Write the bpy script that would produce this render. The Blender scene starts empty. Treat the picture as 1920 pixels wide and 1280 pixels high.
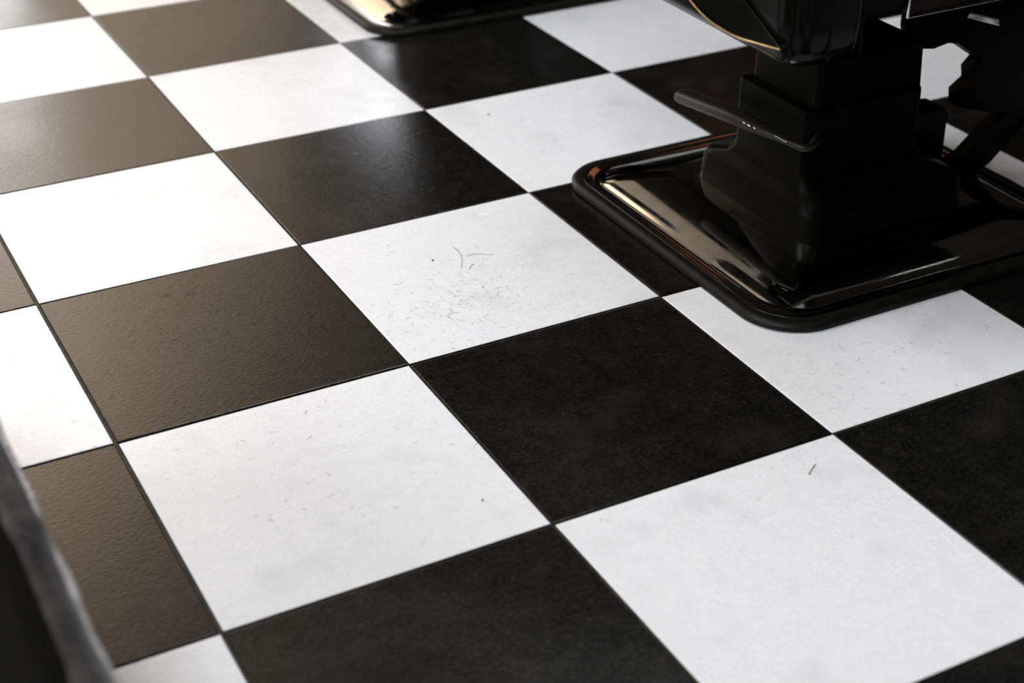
import bpy, bmesh, math, random
from mathutils import Vector, Matrix
from mathutils.noise import noise
sc = bpy.context.scene
C = sc.collection
random.seed(7)

# ------------------------------------------------------------------ camera
cam = bpy.data.cameras.new('camera'); co = bpy.data.objects.new('camera', cam); C.objects.link(co)
co.location = (-0.32505, -3.26896, 1.10723)
co.rotation_euler = (1.03712625, 0.00122351, -0.48698993)
cam.sensor_width = 36; cam.lens = 55.617
cam.dof.use_dof = True; cam.dof.focus_distance = 2.2; cam.dof.aperture_fstop = 3.4
cam.clip_start = 0.02
sc.camera = co

# ------------------------------------------------------------------ view + light
sc.view_settings.view_transform = 'Standard'; sc.view_settings.look = 'None'
sc.view_settings.exposure = 0.0; sc.view_settings.gamma = 1.0; sc.view_settings.use_curve_mapping = False
w = bpy.data.worlds.new('world'); sc.world = w; w.use_nodes = True
w.node_tree.nodes['Background'].inputs[0].default_value = (0.8, 0.85, 1, 1)
w.node_tree.nodes['Background'].inputs[1].default_value = 0.05

def area(name, loc, rot, sx, sy, power, col):
    l = bpy.data.lights.new(name, 'AREA'); l.shape = 'RECTANGLE'; l.size = sx; l.size_y = sy
    l.energy = power; l.color = col
    o = bpy.data.objects.new(name, l); o.location = loc; o.rotation_euler = rot; C.objects.link(o); return o
# unseen ceiling panels, guessed to light the floor evenly; housings follow below
PANELS = [(-1.5, -3.2, 1.4, 1.4, 86), (-1.5, -0.3, 1.4, 1.4, 78), (1.5, -3.6, 1.4, 1.4, 4), (1.6, -0.5, 1.4, 1.4, 50)]
for k, (x, y, sx, sy, pw) in enumerate(PANELS):
    area('ceiling_fill_light', (x, y, 4.32), (0, 0, 0), sx, sy, pw, (0.945, 0.965, 1.0))
# added soft fill from the left, lifts the floor round the chairs
area('left_fill_light', (-3.08, -1.7, 1.75), (0, math.radians(-90), 0), 2.0, 4.2, 62, (0.94, 0.965, 1.0))
# added spot without a fixture, brightens the back wall for tile reflections
sl = bpy.data.lights.new('wall_wash_fill', 'SPOT'); sl.energy = 1380; sl.color = (1, 0.86, 0.68); sl.spot_size = math.radians(87); sl.spot_blend = 1.0; sl.shadow_soft_size = 0.06
so = bpy.data.objects.new('wall_wash_fill', sl); so.location = (0.1, 1.1, 3.9); C.objects.link(so)
so.rotation_euler = (Vector((0.10, 3.0, 2.15)) - Vector(so.location)).to_track_quat('-Z', 'Y').to_euler()

# ------------------------------------------------------------------ helpers
def mat(name, col=(0.5, 0.5, 0.5), rough=0.5, metal=0.0, spec=0.5, emit=None, es=1.0, coat=0.0):
    m = bpy.data.materials.new(name); m.use_nodes = True
    b = m.node_tree.nodes['Principled BSDF']
    b.inputs['Base Color'].default_value = (*col, 1); b.inputs['Roughness'].default_value = rough
    b.inputs['Metallic'].default_value = metal; b.inputs['Specular IOR Level'].default_value = spec
    b.inputs['Coat Weight'].default_value = coat
    if emit: b.inputs['Emission Color'].default_value = (*emit, 1); b.inputs['Emission Strength'].default_value = es
    return m
def nodes(m): return m.node_tree.nodes, m.node_tree.links, m.node_tree.nodes['Principled BSDF']
def noisy(m, c2, scale, fac=(0.4, 0.6), rough=None, bump=0.0, stretch=(1, 1, 1), detail=4):
    """noise drives the colour between base and c2, optionally the roughness and a bump"""
    N, L, b = nodes(m)
    tc = N.new('ShaderNodeTexCoord'); mp = N.new('ShaderNodeMapping'); mp.inputs['Scale'].default_value = stretch
    L.new(tc.outputs['Object'], mp.inputs[0])
    t = N.new('ShaderNodeTexNoise'); t.inputs['Scale'].default_value = scale; t.inputs['Detail'].default_value = detail
    L.new(mp.outputs[0], t.inputs['Vector'])
    r = N.new('ShaderNodeMapRange'); r.inputs[1].default_value, r.inputs[2].default_value = fac
    L.new(t.outputs[0], r.inputs[0])
    mx = N.new('ShaderNodeMix'); mx.data_type = 'RGBA'
    mx.inputs[6].default_value = b.inputs['Base Color'].default_value; mx.inputs[7].default_value = (*c2, 1)
    L.new(r.outputs[0], mx.inputs[0]); L.new(mx.outputs[2], b.inputs['Base Color'])
    if rough:
        q = N.new('ShaderNodeMapRange'); q.inputs[1].default_value, q.inputs[2].default_value = fac
        q.inputs[3].default_value, q.inputs[4].default_value = rough
        L.new(t.outputs[0], q.inputs[0]); L.new(q.outputs[0], b.inputs['Roughness'])
    if bump:
        u = N.new('ShaderNodeBump'); u.inputs['Strength'].default_value = bump; u.inputs['Distance'].default_value = 0.002
        L.new(t.outputs[0], u.inputs['Height']); L.new(u.outputs[0], b.inputs['Normal'])
    return m

def link(name, bm, m, parent=None, smooth=True, loc=(0, 0, 0)):
    me = bpy.data.meshes.new(name)
    bmesh.ops.recalc_face_normals(bm, faces=bm.faces[:])
    bm.to_mesh(me); bm.free()
    if smooth:
        for f in me.polygons: f.use_smooth = True
    for x in (m if isinstance(m, (list, tuple)) else [m]): me.materials.append(x)
    o = bpy.data.objects.new(name, me); C.objects.link(o)
    if parent: o.parent = parent
    o.location = loc
    if smooth:
        try: me.set_sharp_from_angle(angle=math.radians(38))
        except Exception: pass
    return o
def thing(name, label, cat, loc=(0, 0, 0), rz=0, group=None):
    o = bpy.data.objects.new(name, None); C.objects.link(o); o.location = loc; o.rotation_euler[2] = rz
    o['label'] = label; o['category'] = cat
    if group: o['group'] = group
    return o
def box(bm, lo, hi, bev=0.0, seg=3):
    r = bmesh.ops.create_cube(bm, size=1)
    c = [(a + b) / 2 for a, b in zip(lo, hi)]; s = [b - a for a, b in zip(lo, hi)]
    for v in r['verts']: v.co = Vector((c[0] + v.co.x * s[0], c[1] + v.co.y * s[1], c[2] + v.co.z * s[2]))
    if bev:
        es = list({e for v in r['verts'] for e in v.link_edges})
        bmesh.ops.bevel(bm, geom=es, offset=bev, segments=seg, profile=0.5, affect='EDGES')
    return bm
def rrect(x0, x1, y0, y1, r, z, n=8):
    """outline of a rounded rectangle, anticlockwise"""
    P = []
    for cx, cy, a in ((x1 - r, y1 - r, 0), (x0 + r, y1 - r, 90), (x0 + r, y0 + r, 180), (x1 - r, y0 + r, 270)):
        for k in range(n + 1):
            t = math.radians(a + 90 * k / n); P.append(Vector((cx + r * math.cos(t), cy + r * math.sin(t), z)))
    return P
def loft(bm, rings, cap0=True, cap1=True):
    R = [[bm.verts.new(p) for p in ring] for ring in rings]
    for a, b in zip(R, R[1:]):
        n = len(a)
        for i in range(n): bm.faces.new((a[i], a[(i + 1) % n], b[(i + 1) % n], b[i]))
    if cap0: bm.faces.new(R[0][::-1])
    if cap1: bm.faces.new(R[-1])
    return bm
def tube(bm, pts, r, n=10, closed=False):
    pts = [Vector(p) for p in pts]; rs = r if isinstance(r, (list, tuple)) else [r] * len(pts)
    rings = []; up = None
    for i, p in enumerate(pts):
        a = pts[i - 1] if (i or closed) else p; b = pts[(i + 1) % len(pts)] if (i < len(pts) - 1 or closed) else p
        d = (b - a).normalized()
        if up is None: up = d.orthogonal().normalized()
        up = (up - d * up.dot(d)).normalized(); s = d.cross(up)
        rings.append([p + rs[i] * (math.cos(2 * math.pi * k / n) * up + math.sin(2 * math.pi * k / n) * s) for k in range(n)])
    if closed:
        R = [[bm.verts.new(p) for p in g] for g in rings]
        for i in range(len(R)):
            a, b = R[i], R[(i + 1) % len(R)]
            for k in range(n): bm.faces.new((a[k], a[(k + 1) % n], b[(k + 1) % n], b[k]))
        return bm
    return loft(bm, rings)
def prism(bm, poly, y0, y1, bev=0.0):
    """polygon in the XZ plane, given thickness along Y"""
    a = [bm.verts.new((x, y0, z)) for x, z in poly]; b = [bm.verts.new((x, y1, z)) for x, z in poly]
    fs = [bm.faces.new(a), bm.faces.new(b[::-1])]
    n = len(poly)
    for i in range(n): fs.append(bm.faces.new((a[i], b[i], b[(i + 1) % n], a[(i + 1) % n])))
    if bev:
        es = list({e for f in fs for e in f.edges})
        bmesh.ops.bevel(bm, geom=es, offset=bev, segments=2, profile=0.5, affect='EDGES')
    return bm
def smooth_path(P, n=8):
    P = [Vector(p) for p in P]; Q = [P[0] * 2 - P[1]] + P + [P[-1] * 2 - P[-2]]; out = []
    for i in range(1, len(Q) - 2):
        a, b, c, d = Q[i - 1:i + 3]
        for k in range(n):
            t = k / n
            out.append(0.5 * ((2 * b) + (c - a) * t + (2 * a - 5 * b + 4 * c - d) * t * t + (3 * b - a - 3 * c + d) * t ** 3))
    return out + [P[-1]]

# ------------------------------------------------------------------ materials
def tile_mat(name, base, dust, rough, spec, scuff):
    m = mat(name, base, 0.25, spec=spec); N, L, b = nodes(m)
    tc = N.new('ShaderNodeTexCoord')
    def nz(scale, det=3, st=(1, 1, 1), rot=0.0):
        mp = N.new('ShaderNodeMapping'); mp.inputs['Scale'].default_value = st; mp.inputs['Rotation'].default_value = (0, 0, rot)
        L.new(tc.outputs['Object'], mp.inputs[0])
        t = N.new('ShaderNodeTexNoise'); t.inputs['Scale'].default_value = scale; t.inputs['Detail'].default_value = det
        L.new(mp.outputs[0], t.inputs['Vector']); return t
    def mr(src, a, b_, c, d):
        r = N.new('ShaderNodeMapRange'); r.inputs[1].default_value = a; r.inputs[2].default_value = b_
        r.inputs[3].default_value = c; r.inputs[4].default_value = d; L.new(src, r.inputs[0]); return r.outputs[0]
    fine = nz(190, 3, (1, 1, 1)); mid = nz(38, 4); big = nz(5.5, 5)
    # colour: fine mottling of the vinyl, a little dirt
    mx = N.new('ShaderNodeMix'); mx.data_type = 'RGBA'; mx.inputs[6].default_value = (*base, 1); mx.inputs[7].default_value = (*dust, 1)
    a = mr(fine.outputs[0], 0.42, 0.66, 0, 0.75); g = mr(mid.outputs[0], 0.45, 0.75, 0, 0.5)
    ad = N.new('ShaderNodeMath'); ad.operation = 'ADD'; ad.use_clamp = True; L.new(a, ad.inputs[0]); L.new(g, ad.inputs[1])
    L.new(ad.outputs[0], mx.inputs[0])
    sc_ = nz(9, 6); sf = mr(sc_.outputs[0], 0.56, 0.72, 0, 0.8)
    m2 = N.new('ShaderNodeMix'); m2.data_type = 'RGBA'; L.new(mx.outputs[2], m2.inputs[6]); m2.inputs[7].default_value = (*[c * scuff for c in dust], 1)
    L.new(sf, m2.inputs[0]); L.new(m2.outputs[2], b.inputs['Base Color'])
    # gloss: worn patches
    r1 = mr(big.outputs[0], 0.35, 0.7, rough[0], rough[1]); r2 = mr(mid.outputs[0], 0.3, 0.7, -0.015, 0.02)
    a2 = N.new('ShaderNodeMath'); a2.operation = 'ADD'; L.new(r1, a2.inputs[0]); L.new(r2, a2.inputs[1])
    r3 = mr(fine.outputs[0], 0.35, 0.65, -0.025, 0.03)
    a3 = N.new('ShaderNodeMath'); a3.operation = 'ADD'; L.new(a2.outputs[0], a3.inputs[0]); L.new(r3, a3.inputs[1])
    L.new(a3.outputs[0], b.inputs['Roughness'])
    fib = nz(150, 3, (0.8, 2.0, 1), 0.30)
    u = N.new('ShaderNodeBump'); u.inputs['Strength'].default_value = 0.16; u.inputs['Distance'].default_value = 0.002
    L.new(fib.outputs[0], u.inputs['Height']); L.new(u.outputs[0], b.inputs['Normal'])
    return m
M_white = tile_mat('white_vinyl', (0.80, 0.80, 0.815), (0.70, 0.705, 0.72), (0.24, 0.32), 0.5, 0.93)
M_black = tile_mat('black_vinyl', (0.0034, 0.0032, 0.003), (0.0095, 0.0090, 0.0080), (0.20, 0.27), 0.5, 1.5)
M_grout = noisy(mat('dark_joint', (0.008, 0.007, 0.005), 0.6, spec=0.3), (0.028, 0.025, 0.014), 60)
M_chrome = noisy(mat('chrome', (0.72, 0.71, 0.68), 0.05, metal=1.0), (0.66, 0.65, 0.62), 30, rough=(0.04, 0.10))
M_trim = noisy(mat('bright_trim', (0.7, 0.7, 0.7), 0.22, metal=1.0), (0.5, 0.5, 0.5), 40)
M_gold = noisy(mat('brass_trim', (0.62, 0.46, 0.22), 0.25, metal=1.0), (0.45, 0.33, 0.15), 50)
M_rubber = noisy(mat('black_rubber', (0.004, 0.004, 0.0034), 0.4, spec=0.14), (0.007, 0.007, 0.0056), 60)
M_blk = noisy(mat('black_paint', (0.0012, 0.0012, 0.001), 0.34, spec=0.03), (0.002, 0.002, 0.0016), 30)
M_lever = noisy(mat('lever_rubber', (0.009, 0.009, 0.0075), 0.40, spec=0.22), (0.014, 0.014, 0.012), 80)
M_shell = noisy(mat('black_gloss', (0.0015, 0.0015, 0.0012), 0.20, spec=0.09), (0.0025, 0.0025, 0.002), 20)
M_ox = noisy(mat('dark_oxblood_panel', (0.006, 0.002, 0.0015), 0.3, spec=0.1), (0.009, 0.003, 0.002), 25)
M_vinyl = noisy(mat('black_upholstery', (0.0015, 0.0015, 0.0015), 0.45, spec=0.08), (0.0025, 0.0025, 0.0025), 90, bump=0.15)

# ------------------------------------------------------------------ the room
T = 0.4
X0, X1, Y0, Y1, H = -3.2, 3.2, -6.0, 3.0, 4.4
def structure(o): o['kind'] = 'structure'; return o
GX = {0: 0.0052, 1: 0.0036, 2: 0.0024, 3: 0.0024}        # width of the joint on each column line
GY = {0: .0022, 1: .0022, 2: .003, 3: 0.0042, 4: 0.0050, 5: 0.0040}
SHIFT = {(0, 3): (-.0006, .001), (1, 3): (-.0007, -.001), (0, 4): (.001, 0), (1, 4): (0, -.001), (0, 5): (.001, .0002), (1, 5): (-.001, .001),
         (1, 2): (-.001, -.001), (1, 1): (.0015, 0), (2, 4): (.001, .0008)}
bm = bmesh.new()
for i in range(-8, 8):
    for j in range(-8, 15):
        x0, x1, y1, y0 = i * T, (i + 1) * T, -j * T, -(j + 1) * T
        if x1 <= X0 or x0 >= X1 or y1 <= Y0 or y0 >= Y1: continue
        gx0, gx1 = GX.get(i, .0028) / 2, GX.get(i + 1, .0028) / 2; gy1, gy0 = GY.get(j, .0026) / 2, GY.get(j + 1, .0026) / 2
        tz = random.uniform(-.0003, .0003); tx, ty = random.uniform(-.0016, .0016), random.uniform(-.0016, .0016)
        cor = [((i, j + 1), x0 + gx0, y0 + gy0), ((i + 1, j + 1), x1 - gx1, y0 + gy0), ((i + 1, j), x1 - gx1, y1 - gy1), ((i, j), x0 + gx0, y1 - gy1)]
        cx, cy = (x0 + x1) / 2, (y0 + y1) / 2
        pts = []
        for key, x, y in cor:
            s = SHIFT.get(key, (0, 0)); pts.append((x + s[0] + random.uniform(-.0004, .0004), y + s[1] + random.uniform(-.0004, .0004)))
        def z(x, y): return tz - 0.0004 + (x - cx) * tx + (y - cy) * ty
        rings = []
        for ins, dz in ((0, -.004), (0, -.0009), (.0004, -.0003), (.0013, 0)):
            ring = []
            for x, y in pts:
                x2 = x + ins * (1 if x < cx else -1); y2 = y + ins * (1 if y < cy else -1); ring.append(bm.verts.new((x2, y2, z(x2, y2) + dz)))
            rings.append(ring)
        mi = (i + j) % 2
        for q_, (a, b) in enumerate(zip(rings, rings[1:])):
            for k in range(4): bm.faces.new((a[k], a[(k + 1) % 4], b[(k + 1) % 4], b[k])).material_index = mi if q_ else 2
        bm.faces.new(rings[-1]).material_index = mi
        bm.faces.new(rings[0][::-1]).material_index = mi
f = [bm.verts.new(p) for p in ((X0, Y0, -.0032), (X1, Y0, -.0032), (X1, Y1, -.0032), (X0, Y1, -.0032))]
bm.faces.new(f).material_index = 2
floor = structure(link('floor', bm, [M_white, M_black, M_grout], smooth=False))
floor['label'] = 'black and white checkerboard floor of worn square vinyl tiles'

M_wall = noisy(mat('warm_plaster', (0.60, 0.52, 0.42), 0.8), (0.55, 0.47, 0.37), 4)
M_dark = noisy(mat('dark_wall', (0.013, 0.012, 0.011), 0.75, spec=0.1), (0.018, 0.016, 0.015), 5)
M_ceil = noisy(mat('dark_ceiling', (0.46, 0.45, 0.42), 0.9, spec=0.1), (0.42, 0.41, 0.38), 3)
M_day = mat('daylit_pane', (0.8, 0.8, 0.8), 0.4, emit=(0.95, 0.96, 1.0), es=3.4)
M_day2 = mat('bright_slit_pane', (0.8, 0.8, 0.8), 0.4, emit=(0.94, 0.95, 1.0), es=6.6)
M_wood = noisy(mat('orange_wood', (0.24, 0.075, 0.022), 0.5), (0.16, 0.045, 0.014), 8, stretch=(1, 1, 6))
th = 0.15
structure(link('wall_left', box(bmesh.new(), (X0 - th, Y0, -.01), (X0, Y1, H)), M_wall, smooth=False))
M_mir = noisy(mat('black_panelling', (0.004, 0.0036, 0.0034), 0.8, spec=0.03), (0.006, 0.0055, 0.005), 5)
structure(link('wall_right', box(bmesh.new(), (X1, Y0, -.01), (X1 + th, Y1, H)), M_mir, smooth=False))
structure(link('wall_front', box(bmesh.new(), (X0, Y0 - th, -.01), (X1, Y0, H)), M_dark, smooth=False))
structure(link('wall_back', box(bmesh.new(), (X0, Y1, -.01), (X1, Y1 + th, H)), M_wall, smooth=False))
structure(link('ceiling', box(bmesh.new(), (X0, Y0, H), (X1, Y1, H + .1)), M_ceil, smooth=False))
structure(link('reflection_soffit', box(bmesh.new(), (2.36, Y0, 3.9), (X1, Y1, H)), M_mir, smooth=False))  # unseen dark soffit added to darken what the chrome reflects
# unseen glowing panes set from floor reflections: window_1 wide and low, window_2 narrow
def window(name, x0, x1, z0, z1, mull, pm=None):
    win = structure(bpy.data.objects.new(name, None)); C.objects.link(win); win.location = ((x0 + x1) / 2, 3.0, z0); o = Vector(win.location)
    def at(bm):
        for v in bm.verts: v.co -= o
        return bm
    link('pane', at(box(bmesh.new(), (x0, 2.975, z0), (x1, 2.99, z1))), pm or M_day, win, smooth=False)
    bm = bmesh.new(); g = .04
    box(bm, (x0 - g, 2.95, z0 - g), (x1 + g, 3.0, z0)); box(bm, (x0 - g, 2.95, z1), (x1 + g, 3.0, z1 + g))
    for xx in [x0 - g, x1] + mull: box(bm, (xx, 2.95, z0), (xx + g, 3.0, z1))
    link('window_frame', at(bm), M_trim, win, smooth=False)
window('window_1', -1.9, 0.80, 0.45, 1.55, [-.6])
window('window_2', 2.19, 2.55, 1.0, 1.76, [], M_day2)
bm = bmesh.new()
for y0_ in (-4.05, -2.65, -1.25, 0.15): box(bm, (-3.2, y0_, .70), (-3.12, y0_ + .08, 2.80))
box(bm, (-3.2, -4.05, .66), (-3.12, .23, .72)); box(bm, (-3.2, -4.05, 2.78), (-3.12, .23, 2.84))
fill_win = structure(link('fill_window', bm, M_trim, smooth=False))  # unseen window frame added around the left fill
link('pane', box(bmesh.new(), (-3.19, -4.0, .72), (-3.16, .18, 2.78)), M_day, fill_win, smooth=False)  # added glowing pane, strengthens the fill from the left
structure(link('trim_1', box(bmesh.new(), (1.95, 2.96, 0), (2.05, 3.0, H)), M_dark, smooth=False))
structure(link('trim_2', box(bmesh.new(), (2.05, 2.985, 0), (X1, 3.0, H)), M_dark, smooth=False))
structure(link('orange_reflector', box(bmesh.new(), (3.15, 0.5, 1.5), (3.2, 1.7, 2.3), .01), M_wood, smooth=False))  # unseen panel added for the orange tint in reflections
for k, (x, y, sx, sy, pw) in enumerate(PANELS):
    bm = bmesh.new(); hx, hy = sx / 2 + .05, sy / 2 + .05
    box(bm, (x - hx, y - hy, 4.34), (x + hx, y + hy, 4.4))
    box(bm, (x - hx, y - hy, 4.29), (x - hx + .04, y + hy, 4.34)); box(bm, (x + hx - .04, y - hy, 4.29), (x + hx, y + hy, 4.34))
    box(bm, (x - hx, y - hy, 4.29), (x + hx, y - hy + .04, 4.34)); box(bm, (x - hx, y + hy - .04, 4.29), (x + hx, y + hy, 4.34))
    o = link('fill_light_housing', bm, M_trim, smooth=False)  # housing added round the fill panel
    o['label'] = ['added square ceiling light housing above the leather bench', 'added square ceiling light housing at the bright window side', 'added square ceiling light housing at the dark front wall, right side', 'added square ceiling light housing above the far barber chair'][k]
    o['category'] = 'ceiling light'; o['group'] = 'ceiling lights'

# ------------------------------------------------------------------ barber chair
OX, OY = 1.1875, -1.4775
def W(bm, dx=0):                                   # world layout of the first chair -> its own coordinates
    for v in bm.verts: v.co -= Vector((OX, OY, 0))
    return bm
def make_chair():
    root = thing('barber_chair', 'black barber chair on the fully visible square chrome base', 'barber chair', (OX, OY, 0), 0, 'row of barber chairs')
    bx = (0.865, 1.51, -1.79, -1.165)
    def ring(i, z, r): return rrect(bx[0] + i, bx[1] - i, bx[2] + i, bx[3] - i, max(r - i * .6, .012), z, 12)
    bm = loft(bmesh.new(), [ring(.004, 0.0, .085), ring(0, .003, .085), ring(0, .009, .085), ring(.003, .0130, .085), ring(.008, .0150, .085), ring(.015, .0155, .085), ring(.019, .013, .085), ring(.019, 0.0, .085)])
    link('rubber_rim', W(bm), M_rubber, root)
    rings = [ring(.017, .006, .085), ring(.018, .0148, .085), ring(.021, .0158, .085), ring(.025, .0150, .085), ring(.030, .0125, .085),
             ring(.037, .0118, .085), ring(.042, .0150, .085), ring(.047, .0178, .085)]
    A = (bx[0] + .047, bx[1] - .047, bx[2] + .047, bx[3] - .047)
    B = (1.022, 1.335, -1.645, -1.35)
    for k in range(1, 11):                        # shallow domed slope up to the foot of the pedestal
        t = k / 10; e = t ** 1.0
        q = [a + (b - a) * e for a, b in zip(A, B)]
        rings.append(rrect(*q, .055 - .020 * t, .0178 + .024 * (1 - (1 - t) ** 2.0) , 12))
    for g_ in rings[8:]:                          # pressed metal is never quite true
        for p in g_: p.z += .0015 * noise(Vector((p.x * 13, p.y * 13, 1.7))) + .0005 * noise(Vector((p.x * 38, p.y * 38, 4.2)))
    cp = loft(bmesh.new(), rings)
    link('base_plate', W(cp), M_chrome, root)
    # pedestal cover: wide foot, rounded shoulder, narrower upper part
    L = [(1.024, 1.333, -1.643, -1.336, .03, .038), (1.026, 1.331, -1.641, -1.338, .03, .045), (1.028, 1.329, -1.639, -1.342, .03, .082),
         (1.033, 1.322, -1.633, -1.352, .03, .096), (1.040, 1.300, -1.620, -1.385, .028, .105), (1.042, 1.275, -1.602, -1.408, .02, .118),
         (1.042, 1.262, -1.592, -1.418, .014, .135), (1.040, 1.257, -1.594, -1.420, .012, .225), (1.042, 1.256, -1.594, -1.422, .012, .233),
         (1.056, 1.255, -1.592, -1.432, .012, .236), (1.058, 1.252, -1.590, -1.434, .012, .302), (1.064, 1.246, -1.584, -1.440, .012, .308)]
    link('pedestal_cover', W(loft(bmesh.new(), [rrect(a, b, c, d, r, z) for a, b, c, d, r, z in L])), M_blk, root)
    bm = bmesh.new(); tube(bm, [(1.15, -1.503, .27), (1.15, -1.503, .375)], .034, 24)
    link('lift_column', W(bm), M_blk, root)
    # pump lever lying along the rear side of the pedestal
    pts = smooth_path([(1.006, -1.318, .173), (1.004, -1.36, .179), (1.0, -1.42, .188), (1.0, -1.48, .195), (1.0, -1.55, .199), (1.004, -1.60, .201), (1.016, -1.632, .200), (1.05, -1.61, .200)], 6)
    bm = bmesh.new(); n = len(pts); rings = []
    for i, p in enumerate(pts):
        d = (pts[min(i + 1, n - 1)] - pts[max(i - 1, 0)]).normalized(); s = d.cross(Vector((0, 0, 1))).normalized(); u = s.cross(d)
        t = i / (n - 1); wd = .016 if t < .42 else max(.006, .016 - (t - .42) * .04); hh = .010 if t < .42 else max(.005, .010 - (t - .42) * .02)
        if i == 0: wd *= .5; hh *= .5
        if i == 1: wd *= .9; hh *= .85
        rings.append([p + s * wd * math.copysign(abs(math.cos(a)) ** .6, math.cos(a)) + u * hh * math.copysign(abs(math.sin(a)) ** .6, math.sin(a)) for a in [2 * math.pi * k / 16 for k in range(16)]])
    loft(bm, rings); lv = link('pump_lever', W(bm), M_lever, root)
    bm = bmesh.new()
    for c_, r_ in (((.984, -1.522, .2045), .0022), ((.984, -1.534, .205), .0026), ((.984, -1.547, .2055), .0019)):
        bmesh.ops.create_uvsphere(bm, u_segments=12, v_segments=8, radius=r_, matrix=Matrix.Translation(c_) @ Matrix.Diagonal((1, 1.6, .8, 1)))
    link('glint_bead', W(bm), M_trim, lv)  # metal beads added in place of white glints on the lever
    bm = bmesh.new(); tube(bm, [(.989, -1.590, .2085), (.989, -1.616, .2092)], .0013, 8); link('glint_strip', W(bm), M_trim, lv)  # thin strip added in place of a highlight along the lever
    # seat frame and cushion
    bm = bmesh.new(); box(bm, (1.04, -1.57, .345), (1.40, -1.40, .402), .008)
    link('seat_frame', W(bm), M_blk, root)
    bm = bmesh.new(); box(bm, (.98, -1.694, .398), (1.56, -1.256, .56), .02); link('seat', W(bm), M_vinyl, root)
    # tub back shell with rounded lower edge
    def sh(i, z, grow=0):
        P = []
        for p in rrect(.845 + i, .972 - i * .4, -1.788 + i, -1.167 - i, .034, z + .010, 16):
            P.append(p)
        # straight sides get extra points so that the rear can bulge and the lower edge can arch
        Q = []
        for i_, (a, b) in enumerate(zip(P, P[1:] + P[:1])):
            m = 14 if i_ % 17 == 16 else 1; Q += [a.lerp(b, k / m) for k in range(m)]
        for p in Q:
            c = max(0.0, math.cos(math.pi * (p.y + 1.4775) / .62)); f = max(0.0, min(1.0, (.92 - p.x) / .075)); low = max(0.0, 1 - max(0.0, z - .372) / .30)
            p.x += .002 * c * f; p.z += .001 * c * c * low * (1 if z < .9 else 0)
        return Q
    bm = loft(bmesh.new(), [sh(.045, .372), sh(.028, .376), sh(.014, .384), sh(.005, .396), sh(0, .412), sh(-.002, .45), sh(0, .60), sh(.006, .80), sh(.02, .93), sh(.04, .96)])
    shell = link('back_shell', W(bm), M_shell, root)
    # leaf shaped inset on the shell, outlined by a brass piping below and a dark one above
    tip = Vector((.8175, -1.774, .424))
    low = smooth_path([tip.copy(), (.8165, -1.735, .4185), (.8165, -1.67, .411), (.8165, -1.60, .418), (.8165, -1.53, .447), (.8165, -1.47, .485), (.8165, -1.42, .54)], 6)
    top = smooth_path([tip.copy(), (.8165, -1.69, .462), (.8165, -1.62, .492), (.8165, -1.54, .518), (.8165, -1.42, .54)], 6)
    for p in low + top: p.x += .025 + .002 * max(0.0, math.cos(math.pi * (p.y + 1.4775) / .62))
    bm = bmesh.new(); m_ = len(low)
    a = [bm.verts.new(p) for p in low]; ti = [top[round(k * (len(top) - 1) / (m_ - 1))] for k in range(m_)]
    b = [bm.verts.new(p - Vector((.0005, 0, 0))) for p in ti]
    for k in range(m_ - 1): bm.faces.new((a[k], a[k + 1], b[k + 1], b[k]))
    bmesh.ops.solidify(bm, geom=bm.faces[:], thickness=.003)
    link('inset_panel', W(bm), M_shell, shell)
    bm = bmesh.new(); tube(bm, [p - Vector((.002, 0, .001)) for p in low], .0017, 8); link('brass_piping', W(bm), M_gold, shell)
    bm = bmesh.new(); tube(bm, [p - Vector((.002, 0, -.001)) for p in top], .0015, 8); link('edge_piping', W(bm), M_shell, shell)
    for xx, yy in ((.8520, -1.7790), (.905, -1.789), (.958, -1.785)):
        bm = bmesh.new(); tube(bm, [(xx, yy, .40), (xx, yy, .50), (xx, yy, .80)], .0016, 8); link('seam_piping', W(bm), M_shell, shell)
    # side panels with a bright metal border
    for s in (-1, 1):
        yo = -1.4775 + s * .2225; yi = -1.4775 + s * .19
        pn = link('side_panel', W(box(bmesh.new(), (1.108, min(yo, yi), .400), (1.55, max(yo, yi), .63), .003)), M_ox, root)
        y = yo + s * .001
        bm = bmesh.new(); tube(bm, [(1.107, y, .399), (1.551, y, .399), (1.551, y, .631), (1.107, y, .631)], .0026, 8, closed=True)
        link('metal_border', W(bm), M_trim, pn)
        bm = bmesh.new(); box(bm, (1.0, min(yo, yi) - .01, .632), (1.56, max(yo, yi) + .01, .68), .015); link('armrest', W(bm), M_vinyl, root)
    # footrest arm, brace and foot plate
    arm = [(1.279, .40), (1.277, .30), (1.285, .268), (1.325, .261), (1.352, .267), (1.372, .263), (1.430, .225), (1.413, .211), (1.419, .191), (1.394, .177), (1.398, .150),
           (1.47, .128), (1.80, .100), (1.90, .12), (1.88, .17), (1.62, .30), (1.50, .40)]
    fa = link('footrest_arm', W(prism(bmesh.new(), arm, -1.53, -1.50, .001)), M_blk, root)
    bm = bmesh.new(); prism(bm, [(1.381, .302), (1.386, .311), (1.447, .2895), (1.450, .278)], -1.5325, -1.529, .0004); link('tread_strip', W(bm), M_trim, fa)
    br = [(1.22, .040), (1.390, .040), (1.404, .050), (1.402, .134), (1.392, .143), (1.22, .160)]
    link('arm_bracket', W(prism(bmesh.new(), br, -1.50, -1.455, .002)), M_blk, root)
    st = [(1.385, .012), (1.468, -.0), (1.70, .19), (1.66, .215)]
    st = [(1.375, .022), (1.466, .012), (1.50, .028), (1.62, .135), (1.60, .165), (1.50, .108), (1.434, .052), (1.40, .045)]
    link('brace', W(prism(bmesh.new(), st, -1.512, -1.49, .001)), M_blk, root)
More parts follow.
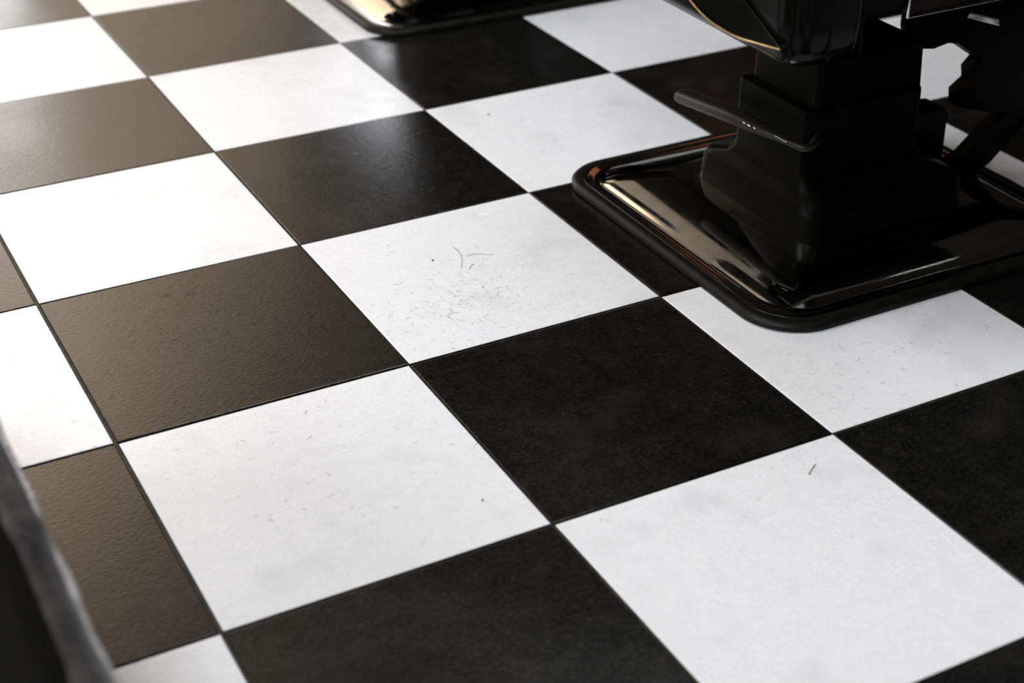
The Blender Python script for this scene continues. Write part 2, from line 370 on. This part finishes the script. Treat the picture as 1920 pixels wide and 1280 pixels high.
    bm = bmesh.new(); box(bm, (1.86, -1.66, .10), (1.90, -1.30, .30), .008); link('foot_plate', W(bm), M_blk, root)
    return root
def dup(root, loc, label):
    r = root.copy(); C.objects.link(r); r.location = loc; r['label'] = label
    for ch in list(root.children):
        c = ch.copy(); C.objects.link(c); c.parent = r
        for g in ch.children:
            d = g.copy(); C.objects.link(d); d.parent = c
    return r
chair = make_chair()
dup(chair, (OX + .006, OY + 1.352, 0), 'far barber chair showing only the rounded corner of its chrome base')

# ------------------------------------------------------------------ upholstered bench in the near left corner
M_leather = noisy(mat('dark_leather', (0.026, 0.025, 0.025), 0.42, spec=0.35), (0.055, 0.053, 0.053), 120, bump=0.2)
M_pipe = noisy(mat('grey_piping', (0.40, 0.38, 0.385), 0.5, spec=0.3), (0.24, 0.23, 0.23), 90)
M_seat_shade = noisy(mat('seat_top_shade', (0.003, 0.003, 0.0028), 0.8, spec=0.05), (0.005, 0.005, 0.0045), 90)  # matte black, shade of the cushion top put into the colour
bench = thing('waiting_bench', 'dark wrinkled leather bench with pale grey piping at the near left corner', 'bench', (-.46, -2.35, 0))
bx0, bx1, by0, by1 = -.29, .285, -.50, .75
bm = bmesh.new()
nx, ny = 40, 110
grid = []
def bench_pt(u, v):
    """cushion skin: v runs round the section from the top middle to the lower front edge"""
    y = by0 + (by1 - by0) * u
    R_ = .05
    s = v * .52
    if s < .235: x, z_ = s, .33
    elif s < .235 + R_ * 1.5708:
        a = (s - .235) / R_; x, z_ = .235 + R_ * math.sin(a), .33 - R_ + R_ * math.cos(a)
    else: x, z_ = .285, .33 - R_ - (s - .235 - R_ * 1.5708)
    wv = noise(Vector((x * 14 + z_ * 9, y * 11, 3.1))) * .0045 + noise(Vector((x * 5, y * 26 + z_ * 30, 7.7))) * .0040
    dome = .012 * math.sin(math.pi * u)
    return Vector((x + wv * .6, y, z_ + wv * .6 + dome * (1 if s < .3 else 0)))
for i in range(ny + 1):
    row = [bm.verts.new(bench_pt(i / ny, j / nx)) for j in range(nx + 1)]; grid.append(row)
for i in range(ny):
    for j in range(nx): bm.faces.new((grid[i][j], grid[i][j + 1], grid[i + 1][j + 1], grid[i + 1][j]))
box(bm, (bx0, by0, .12), (.26, by1, .325), .02)
link('seat_cushion', bm, M_leather, bench)
bm = loft(bmesh.new(), [rrect(bx0 + .01 + i, 0.252 - i * 1.4, by0 + .01 + i, by1 - .03 - i, .03, z_, 6) for i, z_ in ((0, .325), (0, .338), (.006, .348), (.018, .354), (.04, .357))])
link('shade_layer', bm, M_seat_shade, bench)  # black layer added over the leather where its top falls dark
bm = bmesh.new()
tube(bm, [(.283 + .0015 * math.sin(k * .9), by0 + (by1 - by0) * k / 60, .302 + .002 * math.sin(k * 1.3)) for k in range(61)], .0042, 10)
link('piping', bm, M_pipe, bench)
bm = bmesh.new(); box(bm, (bx0, by0 + .02, .06), (.25, by1 - .02, .13), .01); link('bench_base', bm, M_blk, bench)
for x in (bx0 + .05, .2):
    for y in (by0 + .07, by1 - .07):
        bm = bmesh.new(); tube(bm, [(x, y, 0), (x, y, .065)], [.014, .02], 14); link('leg', bm, M_blk, bench)

# ------------------------------------------------------------------ hair clippings lying on the tiles
bm = bmesh.new()
def strand(x, y, L_, ang, curl, r=.00022):
    if x > .83 and (y < -1.13 and y > -1.82 or y > -.46): return      # nothing under the chair bases
    pts = []; a = ang
    for k in range(6):
        pts.append((x, y, .0007)); x += math.cos(a) * L_ / 5; y += math.sin(a) * L_ / 5; a += curl / 5
    tube(bm, pts, r, 3)
for cx, cy, sx, sy, n in ((.55, -1.46, .07, .05, 170), (.50, -1.52, .06, .04, 80), (.19, -1.36, .05, .05, 150), (.16, -1.26, .05, .035, 110), (.25, -1.32, .05, .05, 90), (.1, -1.5, .12, .15, 120), (.75, -1.72, .08, .05, 60), (.3, -1.75, .25, .15, 120), (.9, -1.95, .15, .12, 90), (.45, -1.1, .3, .25, 150), (1.0, -1.0, .2, .12, 40),
                          (1.15, -1.86, .12, .04, 60)):
    for _ in range(n):
        strand(random.gauss(cx, sx), random.gauss(cy, sy), random.choice((.002, .003, .004, .006, .009)) * random.uniform(.7, 1.4), random.uniform(0, 6.28), random.uniform(-2.5, 2.5), random.uniform(.00010, .00019))
for P_, r_ in (([(.604, -1.319), (.6035, -1.342), (.596, -1.366), (.584, -1.387)], .00032), ([(.608, -1.356), (.620, -1.356), (.630, -1.361), (.646, -1.371)], .00026),
               ([(.607, -1.384), (.600, -1.388), (.593, -1.396)], .00034), ([(.739, -2.045), (.729, -2.051), (.718, -2.059)], .00050), ([(.636, -1.333), (.634, -1.340)], .0003)):
    tube(bm, [(p.x, p.y, .0008) for p in smooth_path([(x, y, 0) for x, y in P_], 5)], r_, 4)
for x, y, r_ in ((.557, -1.345, .0017), (.348, -1.921, .0014), (.892, -.877, .0019)):
    bmesh.ops.create_uvsphere(bm, u_segments=8, v_segments=6, radius=r_, matrix=Matrix.Translation((x, y, .0011)) @ Matrix.Diagonal((1, 1, .7, 1)))
M_hair = noisy(mat('dark_hair', (0.03, 0.022, 0.016), 0.6), (0.08, 0.06, 0.045), 300)
hair = link('hair_clippings', bm, M_hair)
hair['kind'] = 'stuff'; hair['label'] = 'short dark hair clippings scattered over the checkerboard tiles'; hair['category'] = 'hair'
